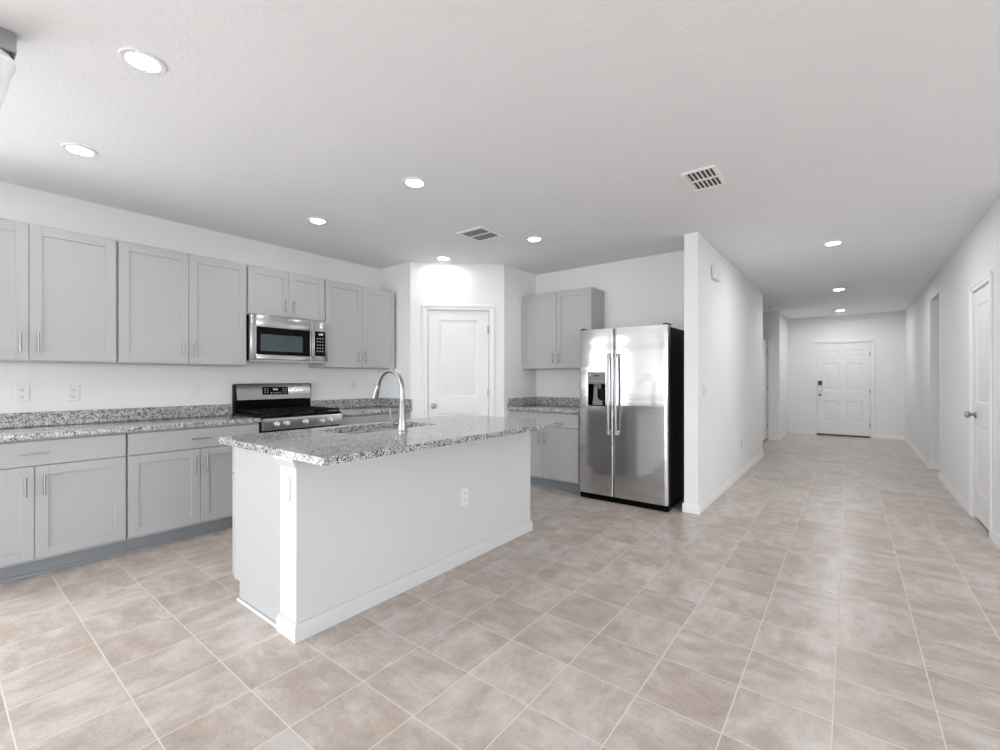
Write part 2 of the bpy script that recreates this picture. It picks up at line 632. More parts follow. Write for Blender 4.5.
door('door_1', DG, PD, [(0.338, 0.782)], [(0.25, 0.846), (1.04, 1.94)], knob=(0.265, 0.932), hinges=(0.912, [0.25, 1.08, 1.83]))
d2 = door('door_2', FRF, FD, [(-0.447, -0.182), (-0.048, 0.217)], [(0.30, 0.76), (0.985, 1.58), (1.69, 1.87)], wface=-0.010, hinges=(0.341, [0.27, 0.98, 1.76]), zb=0.036)
door('door_3', RWF, RD, [(5.325, 5.715)], [(0.25, 0.846), (1.04, 1.90)], knob=(5.765, 0.932), hinges=(5.204, [0.25, 1.08, 1.83]), zb=0.025)
ODF = frame((-1.334, 0, 0), (0, 1), (1, 0))      # the side-passage door stands open, square to its wall
d4 = struct('door_4', panel_leaf(MB(ODF), 9.765, 10.588, 0.03, 2.02, -0.036, 0.0, [(9.90, 10.45)], [(0.25, 0.846), (1.04, 1.88)]), 'door')
for z in (0.27, 1.06, 1.82):
    hinge_at(ODF, 10.590, 0.010, z, d4)
# front-door lock: keypad above, lever set below
mb = MB(FRF)
mb.box((-0.552, -0.012, 1.10), (-0.480, 0.012, 1.20), 0.006)
mb.build('keypad', 'slot', d2)
mb = MB(FRF)
mb.box((-0.552, -0.012, 0.965), (-0.480, 0.010, 1.10), 0.006)
mb.cyl((-0.516, 0.008, 1.02), (-0.516, 0.028, 1.02), 0.02)
mb.build('deadbolt', 'nickel', d2)
knob_at(FRF, -0.516, -0.010, 0.885, d2)
struct('trim_5', MB(FRF).box((FD[0] + 0.007, -T + 0.01, 0), (FD[1] - 0.007, 0.008, 0.034), 0.004), 'sill')


# windows out of view for daylight; the great-room and corridor ones are added
def window(name, fr, o, nu):
    u0, u1, z0, z1 = o
    mb = MB(fr)
    f = 0.05
    mb.box((u0, -0.09, z0), (u0 + f, -0.03, z1))
    mb.box((u1 - f, -0.09, z0), (u1, -0.03, z1))
    mb.box((u0, -0.09, z0), (u1, -0.03, z0 + f))
    mb.box((u0, -0.09, z1 - f), (u1, -0.03, z1))
    for k in range(1, nu):
        c = u0 + (u1 - u0) * k / nu
        mb.box((c - f / 2, -0.09, z0 + f), (c + f / 2, -0.03, z1 - f))
    wdw = struct(name, mb, 'trim')
    MB(fr).box((u0 + f, -0.062, z0 + f), (u1 - f, -0.058, z1 - f)).build('glass_pane', 'pane', wdw, 0)
    return wdw


window('window_1', LW, WIN1, 2)
window('window_2', BKF, WIN2, 5)
window('added_window_3', GRF, ADDED_WIN3, 4)
window('added_window_4', CRF, ADDED_WIN4, 1)


# ------------------------------------------------------------------ kitchen cabinets
def shaker(mb, u0, u1, z0, z1, wf, t=0.02, rail=0.060, rec=0.008):
    mb.box((u0 + 0.01, wf, z0 + 0.01), (u1 - 0.01, wf + t - rec, z1 - 0.01))
    mb.box((u0, wf, z0), (u0 + rail, wf + t, z1), 0.0016)
    mb.box((u1 - rail, wf, z0), (u1, wf + t, z1), 0.0016)
    mb.box((u0 + rail - 0.001, wf, z0), (u1 - rail + 0.001, wf + t - 0.0002, z0 + rail), 0.0016)
    mb.box((u0 + rail - 0.001, wf, z1 - rail), (u1 - rail + 0.001, wf + t - 0.0002, z1), 0.0016)


def pull(fr, u, w_, z, parent, vertical=True, L=0.128):
    mb = MB(fr)
    so = 0.030
    d = (0, 0, 1) if vertical else (1, 0, 0)
    c = Vector((u, w_ + so, z))
    a, b = c - Vector(d) * L / 2, c + Vector(d) * L / 2
    mb.cyl(a, b, 0.0055, n=14)
    for k in (-0.33, 0.33):
        q = c + Vector(d) * L * k
        mb.cyl((q.x, w_ - 0.001, q.z), (q.x, w_ + so, q.z), 0.0045, n=10)
    return mb.build('handle', 'nickel', parent)


def upper_cabinet(label, fr, u0, u1, z0, z1, split, depth=0.31, origin=None, group=None, hz=None):
    mid = (u0 + u1) / 2
    loc = fr @ Vector((mid, 0, z0))
    t = thing('wall_cabinet', label, 'cabinet', loc, group)
    mb = MB(fr)
    mb.box((u0 + 0.001, 0.001, z0), (u1 - 0.001, depth, z1), 0.001)
    mb.build('cabinet_body', 'cab', t)
    rv = 0.006
    for k, (a, b) in enumerate(((u0 + rv, split - 0.0015), (split + 0.0015, u1 - rv))):
        mb = MB(fr)
        shaker(mb, a, b, z0 + 0.008, z1 - 0.012, depth + 0.001)
        d = mb.build('door', 'cab', t)
        hu = (b - 0.040) if k == 0 else (a + 0.040)
        pull(fr, hu, depth + 0.021, (z0 + 0.128) if hz is None else hz, d)
    return t


def base_cabinet(label, fr, u0, u1, split, face, group=None, one_door=False):
    """face = w of the door fronts"""
    mid = (u0 + u1) / 2
    t = thing('base_cabinet', label, 'cabinet', fr @ Vector((mid, 0, 0)), group)
    f = face - 0.021
    mb = MB(fr)
    mb.box((u0 + 0.001, 0.001, 0.11), (u1 - 0.001, f, 0.876), 0.001)
    mb.build('cabinet_body', 'cab', t)
    mb = MB(fr)
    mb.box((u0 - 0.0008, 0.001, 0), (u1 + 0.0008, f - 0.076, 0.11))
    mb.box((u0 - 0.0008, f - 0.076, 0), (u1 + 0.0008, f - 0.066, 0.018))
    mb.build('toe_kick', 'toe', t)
    rv = 0.006
    mb = MB(fr)
    mb.box((u0 + rv, f + 0.001, 0.712), (u1 - rv, face, 0.864), 0.002)
    dr = mb.build('drawer', 'cab', t)
    pull(fr, mid, face, 0.789, dr, vertical=False)
    for k, (a, b) in enumerate(((u0 + rv, split - 0.0015), (split + 0.0015, u1 - rv))):
        mb = MB(fr)
        shaker(mb, a, b, 0.128, 0.706, f + 0.001)
        d = mb.build('door', 'cab', t)
        hu = (b - 0.040) if k == 0 else (a + 0.040)
        pull(fr, hu, face, 0.587, d)
    return t


Z0U, Z1U = 1.370, 2.284
GU, GB = 'grey shaker wall cabinets', 'grey shaker base cabinets'
upper_cabinet('grey shaker two-door wall cabinet at the far left edge, above the two left outlets', LW, -0.029, 0.882, Z0U, Z1U, 0.4285, group=GU)
upper_cabinet('grey shaker two-door wall cabinet directly left of the microwave', LW, 0.884, 1.787, Z0U, Z1U, 1.336, group=GU)
upper_cabinet('short grey two-door wall cabinet directly above the microwave', LW, 1.790, 2.546, 1.836, Z1U, 2.168, group=GU, hz=1.945)
upper_cabinet('grey shaker two-door wall cabinet right of the microwave, behind the faucet', LW, 2.549, 3.450, Z0U, Z1U, 2.993, group=GU)
upper_cabinet('grey shaker two-door wall cabinet beside the refrigerator, right of the pantry door', FW, -3.243, -2.282, Z0U, Z1U, -2.742, group=GU)
FB = 0.58
base_cabinet('grey base cabinet at the far left with wide drawer over two doors', LW, -0.029, 0.882, 0.4285, FB, GB)
base_cabinet('grey base cabinet directly left of the range, partly behind the island end', LW, 0.884, 1.786, 1.338, FB, GB)
base_cabinet('grey base cabinet right of the range, only its top showing behind island', LW, 2.549, 3.478, 3.013, FB, GB)
base_cabinet('grey base cabinet directly left of the stainless refrigerator', FW, -3.243, -2.292, -2.755, 0.615, GB)

ZC0, ZC1 = 0.879, 0.914


def counter(label, fr, u0, u1, wf, side=None):
    t = thing('worktop', label, 'countertop', fr @ Vector(((u0 + u1) / 2, wf / 2, ZC0)), 'granite worktops along the walls')
    MB(fr).box((u0, 0.001, ZC0), (u1, wf, ZC1), 0.004, 2).build('slab', 'granite', t)
    mb = MB(fr).box((u0, 0.001, ZC1 + 0.0005), (u1, 0.021, 1.016), 0.002)
    mb.build('backsplash', 'granite', t)
    if side is not None:
        a, b = side
        MB(fr).box((a, 0.022, ZC1 + 0.0005), (b, wf - 0.006, 1.016), 0.002).build('side_splash', 'granite', t)
    return t


counter('speckled granite worktop with backsplash along left wall, left of the range', LW, -0.04, 1.787, 0.603)
counter('short speckled granite worktop right of the range, ending at pantry wall', LW, 2.547, 3.479, 0.603, (3.458, 3.479))
counter('small speckled granite worktop between pantry wall and refrigerator', FW, -3.244, -2.284, 0.640, (-3.244, -3.223))

# ------------------------------------------------------------------ range
def make_range():
    fr = LW
    u0, u1 = 1.790, 2.544
    um = (u0 + u1) / 2
    t = thing('gas_range', 'stainless gas range with black grates standing between the left-wall worktops', 'stove', fr @ Vector((um, 0, 0)))
    mb = MB(fr)
    mb.box((u0, 0.02, 0.02), (u1, 0.60, 0.905), 0.002)
    for a in (u0 + 0.05, u1 - 0.05):
        for b in (0.08, 0.55):
            mb.cyl((a, b, 0), (a, b, 0.025), 0.018, n=12)
    mb.build('body', 'bodyblack', t)
    # cooktop with rolled rim
    mb = MB(fr)
    mb.box((u0, 0.06, 0.905), (u1, 0.626, 0.932), 0.006, 2)
    mb.build('cooktop', 'black', t)
    # sloped stainless control panel
    mb = MB(fr)
    prof = [(0.601, 0.805), (0.638, 0.805), (0.642, 0.815), (0.634, 0.900), (0.628, 0.908), (0.601, 0.908)]
    mb.loft([[(u0, a, z) for a, z in prof], [(u1, a, z) for a, z in prof]])
    cp = mb.build('control_panel', 'steel', t)
    for ku in (1.905, 1.990, 2.166, 2.332, 2.418):
        mb = MB(fr)
        mb.lathe([(0.024, 0), (0.024, 0.004), (0.020, 0.006), (0.0195, 0.026), (0.017, 0.030), (0.001, 0.0305)], (ku, 0.639, 0.857), (0, 1, 0.09), 24)
        mb.box((ku - 0.004, 0.662, 0.842), (ku + 0.004, 0.674, 0.876), 0.0015)
        mb.build('knob', 'knob', cp)
    # oven door, handle, window, drawer
    mb = MB(fr)
    mb.box((u0 + 0.003, 0.601, 0.255), (u1 - 0.003, 0.636, 0.792), 0.005, 2)
    od = mb.build('oven_door', 'steel', t)
    MB(fr).box((u0 + 0.13, 0.6355, 0.36), (u1 - 0.13, 0.638, 0.64), 0.001).build('oven_window', 'glassblack', od)
    mb = MB(fr)
    mb.cyl((u0 + 0.05, 0.682, 0.742), (u1 - 0.05, 0.682, 0.742), 0.012, n=16)
    for a in (u0 + 0.08, u1 - 0.08):
        mb.cyl((a, 0.634, 0.742), (a, 0.682, 0.742), 0.008, n=12)
    mb.build('handle', 'nickel', od)
    MB(fr).box((u0 + 0.003, 0.601, 0.06), (u1 - 0.003, 0.634, 0.247), 0.005, 2).build('storage_drawer', 'steel', t)
    # backguard
    mb = MB(fr)
    mb.box((u0, 0.004, 0.905), (u1, 0.055, 1.046), 0.002)
    mb.box((u0, 0.004, 1.046), (u0 + 0.012, 0.068, 1.20), 0.002)
    mb.box((u1 - 0.012, 0.004, 1.046), (u1, 0.068, 1.20), 0.002)
    bgd = mb.build('backguard', 'black', t)
    mb = MB(fr)
    prof = [(0.006, 1.046), (0.082, 1.046), (0.086, 1.052), (0.062, 1.196), (0.054, 1.206), (0.006, 1.206)]
    mb.loft([[(u0 + 0.012, a, z) for a, z in prof], [(u1 - 0.012, a, z) for a, z in prof]])
    fas = mb.build('fascia', 'steel', bgd)

    def onf(z):      # w of the sloped fascia at height z
        return 0.086 - (z - 1.052) / (1.196 - 1.052) * 0.024
    a, b, z0, z1 = 2.036, 2.290, 1.096, 1.172
    mb = MB(fr)
    mb.loft([[(a, onf(z0) - 0.01, z0), (b, onf(z0) - 0.01, z0), (b, onf(z0) + 0.0015, z0), (a, onf(z0) + 0.0015, z0)],
             [(a, onf(z1) - 0.01, z1), (b, onf(z1) - 0.01, z1), (b, onf(z1) + 0.0015, z1), (a, onf(z1) + 0.0015, z1)]])
    mb.build('display', 'glassblack', bgd)
    mb = MB(fr)

    def mk(u, z, du, dz):
        mb = MB(fr)
        mb.loft([[(u - du, onf(z - dz) + 0.001, z - dz), (u + du, onf(z - dz) + 0.001, z - dz), (u + du, onf(z - dz) + 0.0025, z - dz), (u - du, onf(z - dz) + 0.0025, z - dz)],
                 [(u - du, onf(z + dz) + 0.001, z + dz), (u + du, onf(z + dz) + 0.001, z + dz), (u + du, onf(z + dz) + 0.0025, z + dz), (u - du, onf(z + dz) + 0.0025, z + dz)]])
        mb.build('display_mark', 'mark', bgd)
    for du_ in (-0.018, -0.006, 0.006, 0.018):
        mk(2.163 + du_, 1.147, 0.0045, 0.009)
    for u in (2.061, 2.086, 2.241, 2.266):
        for z in (1.115, 1.135, 1.153):
            mk(u, z, 0.005, 0.003)
    for u in (2.121, 2.151, 2.181, 2.208):
        mk(u, 1.113, 0.006, 0.004)
    # burners and continuous grates
    for bu, bw, r in ((1.915, 0.19, 0.036), (1.915, 0.48, 0.046), (um, 0.335, 0.05), (2.42, 0.19, 0.036), (2.42, 0.48, 0.046)):
        mb = MB(fr)
        mb.lathe([(r + 0.012, 0.0), (r + 0.012, 0.006), (r, 0.010), (r, 0.018), (r - 0.004, 0.022), (0.001, 0.022)], (bu, bw, 0.932), (0, 0, 1), 24)
        mb.build('burner', 'iron', t)
    third = (u1 - u0 - 0.03) / 3
    for k in range(3):
        a = u0 + 0.015 + third * k + 0.003
        b = a + third - 0.006
        w0_, w1_ = 0.085, 0.605
        zt = 0.962
        mb = MB(fr)
        h = 0.006

        def bar(p, q):
            mb.box((min(p[0], q[0]) - h, min(p[1], q[1]) - h, zt - 0.014), (max(p[0], q[0]) + h, max(p[1], q[1]) + h, zt), 0.002)
        bar((a + h, w0_), (b - h, w0_))
        bar((a + h, w1_), (b - h, w1_))
        bar((a + h, w0_), (a + h, w1_))
        bar((b - h, w0_), (b - h, w1_))
        bar((a + h, (w0_ + w1_) / 2), (b - h, (w0_ + w1_) / 2))
        m_ = (a + b) / 2
        bar((m_, w0_), (m_, w1_))
        for ww in (0.19, 0.48):
            bar((a + h, ww), (b - h, ww))
        for pu in (a + h, b - h):
            for pw in (w0_, w1_, (w0_ + w1_) / 2):
                mb.box((pu - h, pw - h, 0.9315), (pu + h, pw + h, zt - 0.012))
        mb.build('grate', 'iron', t)
    return t


make_range()


# ------------------------------------------------------------------ over-the-range microwave
def make_microwave():
    fr = LW
    u0, u1, z0, z1 = 1.792, 2.546, 1.412, 1.832
    wf = 0.385
    t = thing('microwave', 'stainless over-the-range microwave mounted under the short cabinet', 'microwave', fr @ Vector(((u0 + u1) / 2, 0, z0)))
    mb = MB(fr)
    mb.box((u0 + 0.002, 0.002, z0 + 0.012), (u1 - 0.002, wf - 0.04, z1), 0.002)
    mb.build('body', 'bodyblack', t)
    ud = 2.392
    # door with stainless surround
    mb = MB(fr)
    a, b, c, d = 1.846 - 0.0, 2.355, 1.474, 1.726
    mb.box((u0, wf - 0.038, z0 + 0.015), (a, wf, z1), 0.004, 2)
    mb.box((b, wf - 0.038, z0 + 0.015), (ud, wf, z1), 0.003, 2)
    mb.box((a - 0.004, wf - 0.038, d), (b + 0.004, wf - 0.0003, z1 - 0.0002), 0.003, 2)
    mb.box((a - 0.004, wf - 0.038, z0 + 0.0152), (b + 0.004, wf - 0.0003, c), 0.003, 2)
    dr = mb.build('door', 'steel', t)
    MB(fr).box((a - 0.002, wf - 0.035, c - 0.002), (b + 0.002, wf - 0.004, d + 0.002)).build('window_frame', 'glassblack', dr)
    MB(fr).box((1.882, wf - 0.0045, 1.508), (2.278, wf - 0.0025, 1.662), 0.0005).build('window_glass', 'mwglass', dr)
    mb = MB(fr)
    mb.box((2.362, wf - 0.001, 1.470), (2.384, wf + 0.020, 1.728), 0.006, 2)
    mb.build('handle', 'nickel', dr)
    mb = MB(fr)
    mb.box((ud + 0.002, wf - 0.038, z0 + 0.015), (u1, wf - 0.001, z1), 0.004, 2)
    cp = mb.build('control_panel', 'steel', t)
    MB(fr).box((2.402, wf - 0.004, 1.480), (2.518, wf + 0.0005, 1.728), 0.0005).build('keypad', 'glassblack', cp)
    mb = MB(fr)
    mb.box((2.445, wf, 1.690), (2.492, wf + 0.0012, 1.708))
    mb.build('clock_display', 'mark', cp)
    for r in range(5):
        for k in range(3):
            MB(fr).box((2.426 + k * 0.028, wf, 1.652 - r * 0.032), (2.438 + k * 0.028, wf + 0.0012, 1.660 - r * 0.032)).build('key', 'mark', cp)
    mb = MB(fr)
    prof = [(0.002, z0), (wf - 0.05, z0), (wf - 0.004, z0 + 0.006), (wf - 0.004, z0 + 0.014), (0.002, z0 + 0.014)]
    mb.loft([[(u0 + 0.001, q, z) for q, z in prof], [(u1 - 0.001, q, z) for q, z in prof]])
    mb.build('vent_base', 'steel', t)
    return t


make_microwave()


# ------------------------------------------------------------------ refrigerator
def make_fridge():
    u0, u1 = -2.258, -1.338
    usp = -1.876
    t = thing('refrigerator', 'stainless side-by-side refrigerator with black sides and ice dispenser', 'refrigerator', (( u0 + u1) / 2, 4.60, 0))
    yf = 4.268
    yd = 4.338
    zt, zb = 1.762, 0.062
    mb = MB()
    mb.box((u0 + 0.006, yd + 0.006, 0.025), (u1 - 0.006, 4.925, 1.748), 0.003)
    mb.build('body', 'bodyblack', t)
    mb = MB()
    mb.box((u0 + 0.004, yf + 0.012, 0.003), (u1 - 0.004, yd + 0.02, 0.058), 0.004)
    for k in range(22):
        x = u0 + 0.05 + k * 0.039
        mb.box((x, yf + 0.008, 0.016), (x + 0.026, yf + 0.014, 0.024))
        mb.box((x, yf + 0.008, 0.034), (x + 0.026, yf + 0.014, 0.042))
    mb.build('base_grille', 'black', t)
    for x in (u0 + 0.05, u1 - 0.05):
        for y in (yd + 0.04, 4.86):
            MB().cyl((x, y, 0), (x, y, 0.03), 0.02, n=14).build('foot', 'black', t)

    def prof(a, b, d0, d1, n=14):
        """plan outline of a door strip from a to b; the whole door spans d0..d1, softly bowed with rounded ends"""
        r, sag = 0.016, 0.003
        out = []
        us = sorted(set([a + (b - a) * i / n for i in range(n + 1)] + [x for x in [d0 + r * (1 - math.cos(q * PI / 12)) for q in range(7)] + [d1 - r * (1 - math.cos(q * PI / 12)) for q in range(7)] if a < x < b]))
        h = (d1 - d0) / 2
        m_ = (d0 + d1) / 2
        for u in us:
            s_ = sag * (1 - ((u - m_) / h) ** 2)
            e_ = min(u - d0, d1 - u)
            rr = r - math.sqrt(max(0, r * r - (r - e_) ** 2)) if e_ < r else 0
            out.append((u, yf + sag - s_ + rr))
        return out + [(b, yd), (a, yd)]

    def strip(mb, a, b, d0, d1, z0, z1):
        mb.prism(prof(a, b, d0, d1), z0, z1)
    gp = 0.003
    # fresh-food door (right)
    mb = MB()
    strip(mb, usp + gp, u1, usp + gp, u1, zb, zt)
    rd = mb.build('door', 'fridge', t, 40)
    # freezer door (left) with the dispenser recess cut out of it
    d0, d1 = u0, usp - gp
    ha, hb, hz0, hz1 = -2.158, -1.960, 0.972, 1.322
    mb = MB()
    strip(mb, d0, ha, d0, d1, zb, zt)
    strip(mb, hb, d1, d0, d1, zb, zt)
    strip(mb, ha, hb, d0, d1, hz1, zt)
    strip(mb, ha, hb, d0, d1, zb, hz0)
    ld = mb.build('door', 'fridge', t, 40)
    hsplit = 1.198
    mb = MB()
    ym = yf + 0.062
    mb.box((ha, ym, hz0), (hb, ym + 0.006, hz1))
    mb.box((ha, yf + 0.004, hz0), (ha + 0.005, ym, hsplit))
    mb.box((hb - 0.005, yf + 0.004, hz0), (hb, ym, hsplit))
    mb.box((ha + 0.005, yf + 0.004, hz0), (hb - 0.005, ym, hz0 + 0.010))
    dp = mb.build('dispenser', 'black', ld)
    mb = MB()
    mb.box((ha, yf - 0.003, hsplit), (hb, ym, hz1), 0.004, 2)
    mb.build('dispenser_fascia', 'grey', ld)
    mb = MB()
    mb.box((-2.085, yf - 0.0045, 1.276), (-2.030, yf - 0.002, 1.290))
    mb.build('dispenser_display', 'glassblack', ld)
    mb = MB()
    for k in range(6):
        MB().box((-2.135 + k * 0.028, yf - 0.0045, 1.226), (-2.117 + k * 0.028, yf - 0.002, 1.231)).build('dispenser_key', 'mark', ld)
    mb.box((-2.143, yf - 0.0045, 1.288), (-2.122, yf - 0.002, 1.300))
    mb.build('dispenser_badge', 'mark', ld)
    mb = MB()
    xm = (ha + hb) / 2
    mb.cyl((xm + 0.02, yf + 0.03, 1.150), (xm + 0.02, yf + 0.03, 1.198), 0.013, 0.020, 16)
    mb.loft([[(xm - 0.05, yf + 0.045, 1.198), (xm - 0.012, yf + 0.045, 1.198), (xm - 0.012, yf + 0.055, 1.198), (xm - 0.05, yf + 0.055, 1.198)],
             [(xm - 0.052, yf + 0.030, 1.06), (xm - 0.006, yf + 0.030, 1.06), (xm - 0.006, yf + 0.040, 1.06), (xm - 0.052, yf + 0.040, 1.06)],
             [(xm - 0.050, yf + 0.020, 1.000), (xm + 0.050, yf + 0.020, 1.000), (xm + 0.050, yf + 0.050, 1.000), (xm - 0.050, yf + 0.050, 1.000)]])
    mb.box((xm - 0.05, yf + 0.006, hz0 + 0.010), (xm + 0.06, yf + 0.052, 1.03), 0.004)
    mb.build('dispenser_paddle', 'grey', ld)

    # tall bowed handles
    for hx, dd in ((usp - 0.040, ld), (usp + 0.040, rd)):
        mb = MB()
        z0, z1 = 0.690, 1.508
        n = 16
        pts = []
        for i in range(n + 1):
            q = i / n
            pts.append((hx, yf - 0.038 - 0.012 * math.sin(PI * q), z0 + (z1 - z0) * q))
        rings = []
        for x, y, z in pts:
            rings.append([(x + 0.0145 * math.cos(2 * PI * k / 16), y + 0.010 * math.sin(2 * PI * k / 16), z) for k in range(16)])
        mb.loft(rings)
        for z in (z0 + 0.02, z1 - 0.02):
            mb.box((hx - 0.010, yf - 0.040, z - 0.020), (hx + 0.010, yf + 0.004, z + 0.020), 0.004, 2)
        mb.build('handle', 'nickel', dd)
    # round emblem
    mb = MB()
    cxl, czl = -1.475, 1.690
    yl = yf + 0.004
    mb.lathe([(0.018, 0), (0.018, 0.002), (0.016, 0.003), (0.001, 0.003)], (cxl, yl, czl), (0, -1, 0), 28)
    mb.build('emblem', 'mark', rd)
    # hinge caps on top
    for x in (u0 + 0.03, u1 - 0.03):
        mb = MB()
        mb.box((x - 0.022, yf + 0.018, 1.7625), (x + 0.022, yd + 0.07, 1.778), 0.005, 2)
        mb.build('hinge_cap', 'bodyblack', t)
    return t


make_fridge()


# ------------------------------------------------------------------ island
def make_island():
    x0, xw0, x1 = -2.82, -2.245, -2.085      # cabinet front, back wall of the cabinets, hall-side face
    y0, y1 = 1.095, 3.088
    t = thing('kitchen_island', 'white kitchen island base with baseboard and corner post under granite top', 'kitchen island', ((x0 + x1) / 2, (y0 + y1) / 2, 0))
    mb = MB()
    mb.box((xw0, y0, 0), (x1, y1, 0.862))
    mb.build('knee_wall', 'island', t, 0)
    # baseboard round the wall
    mb = MB()
    prof = [(0, 0), (0.013, 0), (0.013, 0.060), (0.007, 0.075), (0.006, 0.084), (0, 0.084)]
    ring_ = []
    for d, z in prof:
        ring_.append([(xw0 - d, y0 - d, z), (x1 + d, y0 - d, z), (x1 + d, y1 + d, z), (xw0 - d, y1 + d, z)])
    mb.loft(ring_ + [ring_[0]], cap=False)
    mb.build('baseboard', 'island', t)
    # flared cap under the top at the near end
    mb = MB()
    prof = [(0.001, 0.826), (0.005, 0.829), (0.019, 0.858), (0.024, 0.864), (0.024, 0.8765), (0.001, 0.8765)]
    rings = []
    xe = x1 - 0.02
    for d, z in prof:
        rings.append([(xw0 - d, y0 - d, z), (x1 + d * 0.6, y0 - d, z), (x1 + d * 0.6, y0 - 0.0005, z), (xw0 - d, y0 - 0.0005, z)])
    mb.loft(rings + [rings[0]], cap=False)
    mb.build('cap_trim', 'island', t)
    mb = MB()
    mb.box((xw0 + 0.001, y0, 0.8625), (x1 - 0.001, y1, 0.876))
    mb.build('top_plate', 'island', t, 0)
    # cabinets facing the range
    fx = x0 + 0.021
    mb = MB()
    mb.box((fx + 0.007, y0 + 0.004, 0.11), (xw0 - 0.001, y0 + 0.022, 0.876), 0.001)
    mb.box((fx, y1 - 0.030, 0.11), (xw0 - 0.001, y1 - 0.012, 0.876), 0.001)
    mb.box((fx + 0.076, y0 + 0.004, 0), (xw0 - 0.001, y0 + 0.022, 0.112))
    mb.box((fx + 0.076, y1 - 0.030, 0), (xw0 - 0.001, y1 - 0.012, 0.112))
    mb.box((fx + 0.007, y0 + 0.022, 0.11), (fx + 0.025, y1 - 0.030, 0.876))
    mb.box((fx, y0 + 0.022, 0.11), (xw0 - 0.001, y1 - 0.030, 0.128))
    mb.box((fx + 0.076, y0 + 0.022, 0), (fx + 0.086, y1 - 0.030, 0.11))
    mb.build('cabinet_body', 'cab', t)
    mb = MB()
    mb.box((fx + 0.066, y0 - 0.008, 0), (xw0 - 0.014, y0 + 0.0035, 0.019), 0.004)
    mb.box((fx + 0.062, y0 - 0.008, 0), (fx + 0.0755, y1 - 0.012, 0.019), 0.004)
    mb.build('shoe_moulding', 'island', t)
    IF = frame((fx, 0, 0), (0, 1), (-1, 0))
    spans = [(1.094, 1.56), (1.56, 2.01), (2.01, 2.46), (2.46, 3.076)]
    for a, b in spans:
        mb = MB(IF)
        mb.box((a + 0.006, 0.001, 0.712), (b - 0.006, 0.021, 0.864), 0.002)
        d = mb.build('drawer', 'cab', t)
        pull(IF, (a + b) / 2, 0.021, 0.789, d, vertical=False)
        mb = MB(IF)
        shaker(mb, a + 0.006, b - 0.006, 0.128, 0.706, 0.001)
        d = mb.build('door', 'cab', t)
        pull(IF, b - 0.045, 0.021, 0.587, d)
    return t


make_island()
# island worktop with an undermount cut-out
IX0, IX1, IY0, IY1 = -2.922, -1.795, 1.062, 3.165
SX0, SX1, SY0, SY1 = -2.815, -2.425, 1.605, 2.365


def rrect(x0, y0, x1, y1, r, n=8):
    out = []
    for cx, cy, a0 in ((x1 - r, y1 - r, 0), (x0 + r, y1 - r, PI / 2), (x0 + r, y0 + r, PI), (x1 - r, y0 + r, 3 * PI / 2)):
        for k in range(n + 1):
            a = a0 + PI / 2 * k / n
            out.append((cx + r * math.cos(a), cy + r * math.sin(a)))
    return out


def slab_with_hole(outer, inner, z0, z1, name, mat):
    bm = bmesh.new()
    loops = []
    for lp in (outer, inner):
        vs = [bm.verts.new((x, y, z1)) for x, y in lp]
        loops += [bm.edges.new((vs[i], vs[(i + 1) % len(vs)])) for i in range(len(vs))]
    bmesh.ops.triangle_fill(bm, edges=loops, use_beauty=True, use_dissolve=False)
    r = bmesh.ops.extrude_face_region(bm, geom=bm.faces[:])
    for v in [x for x in r['geom'] if isinstance(x, bmesh.types.BMVert)]:
        v.co.z = z0
    mb = MB()
    mb.add(bm)
    return mb.build(name, mat)


ow = rrect(IX0, IY0, IX1, IY1, 0.012, 4)
isl_top = slab_with_hole(ow, rrect(SX0, SY0, SX1, SY1, 0.045), ZC0, ZC1, 'island_worktop', 'granite')
tag(centre(isl_top), 'large speckled granite island worktop with sink cut-out', 'countertop')

# double-bowl undermount sink
sk = thing('sink', 'stainless undermount sink set in the island worktop', 'sink', ((SX0 + SX1) / 2, (SY0 + SY1) / 2, 0.68))
mb = MB()
ym = (SY0 + SY1) / 2
for a, b in ((SY0 - 0.004, ym - 0.012), (ym + 0.012, SY1 + 0.004)):
    def rr(k, z, r):
        return [(x, y, z) for x, y in rrect(SX0 - 0.004 + k, a + k, SX1 + 0.004 - k, b - k, r)]
    mb.loft([rr(-0.008, 0.8775, 0.06), rr(0.0, 0.8775, 0.05), rr(0.004, 0.870, 0.05), rr(0.010, 0.70, 0.05), rr(0.03, 0.686, 0.04),
             rr(0.03, 0.682, 0.04), rr(0.004, 0.69, 0.055), rr(-0.004, 0.868, 0.06), rr(-0.008, 0.8775, 0.06)], cap=False)
    mb.prism(rrect(SX0 + 0.02, a + 0.02, SX1 - 0.02, b - 0.02, 0.03), 0.682, 0.687)
mb.build('basin', 'sinksteel', sk)
for yy in ((SY0 + ym) / 2, (SY1 + ym) / 2):
    mb = MB()
    mb.lathe([(0.045, 0), (0.045, 0.002), (0.038, 0.003), (0.034, 0.0), (0.001, -0.0005)], ((SX0 + SX1) / 2, yy, 0.6875), (0, 0, 1), 24)
    mb.build('drain', 'nickel', sk)

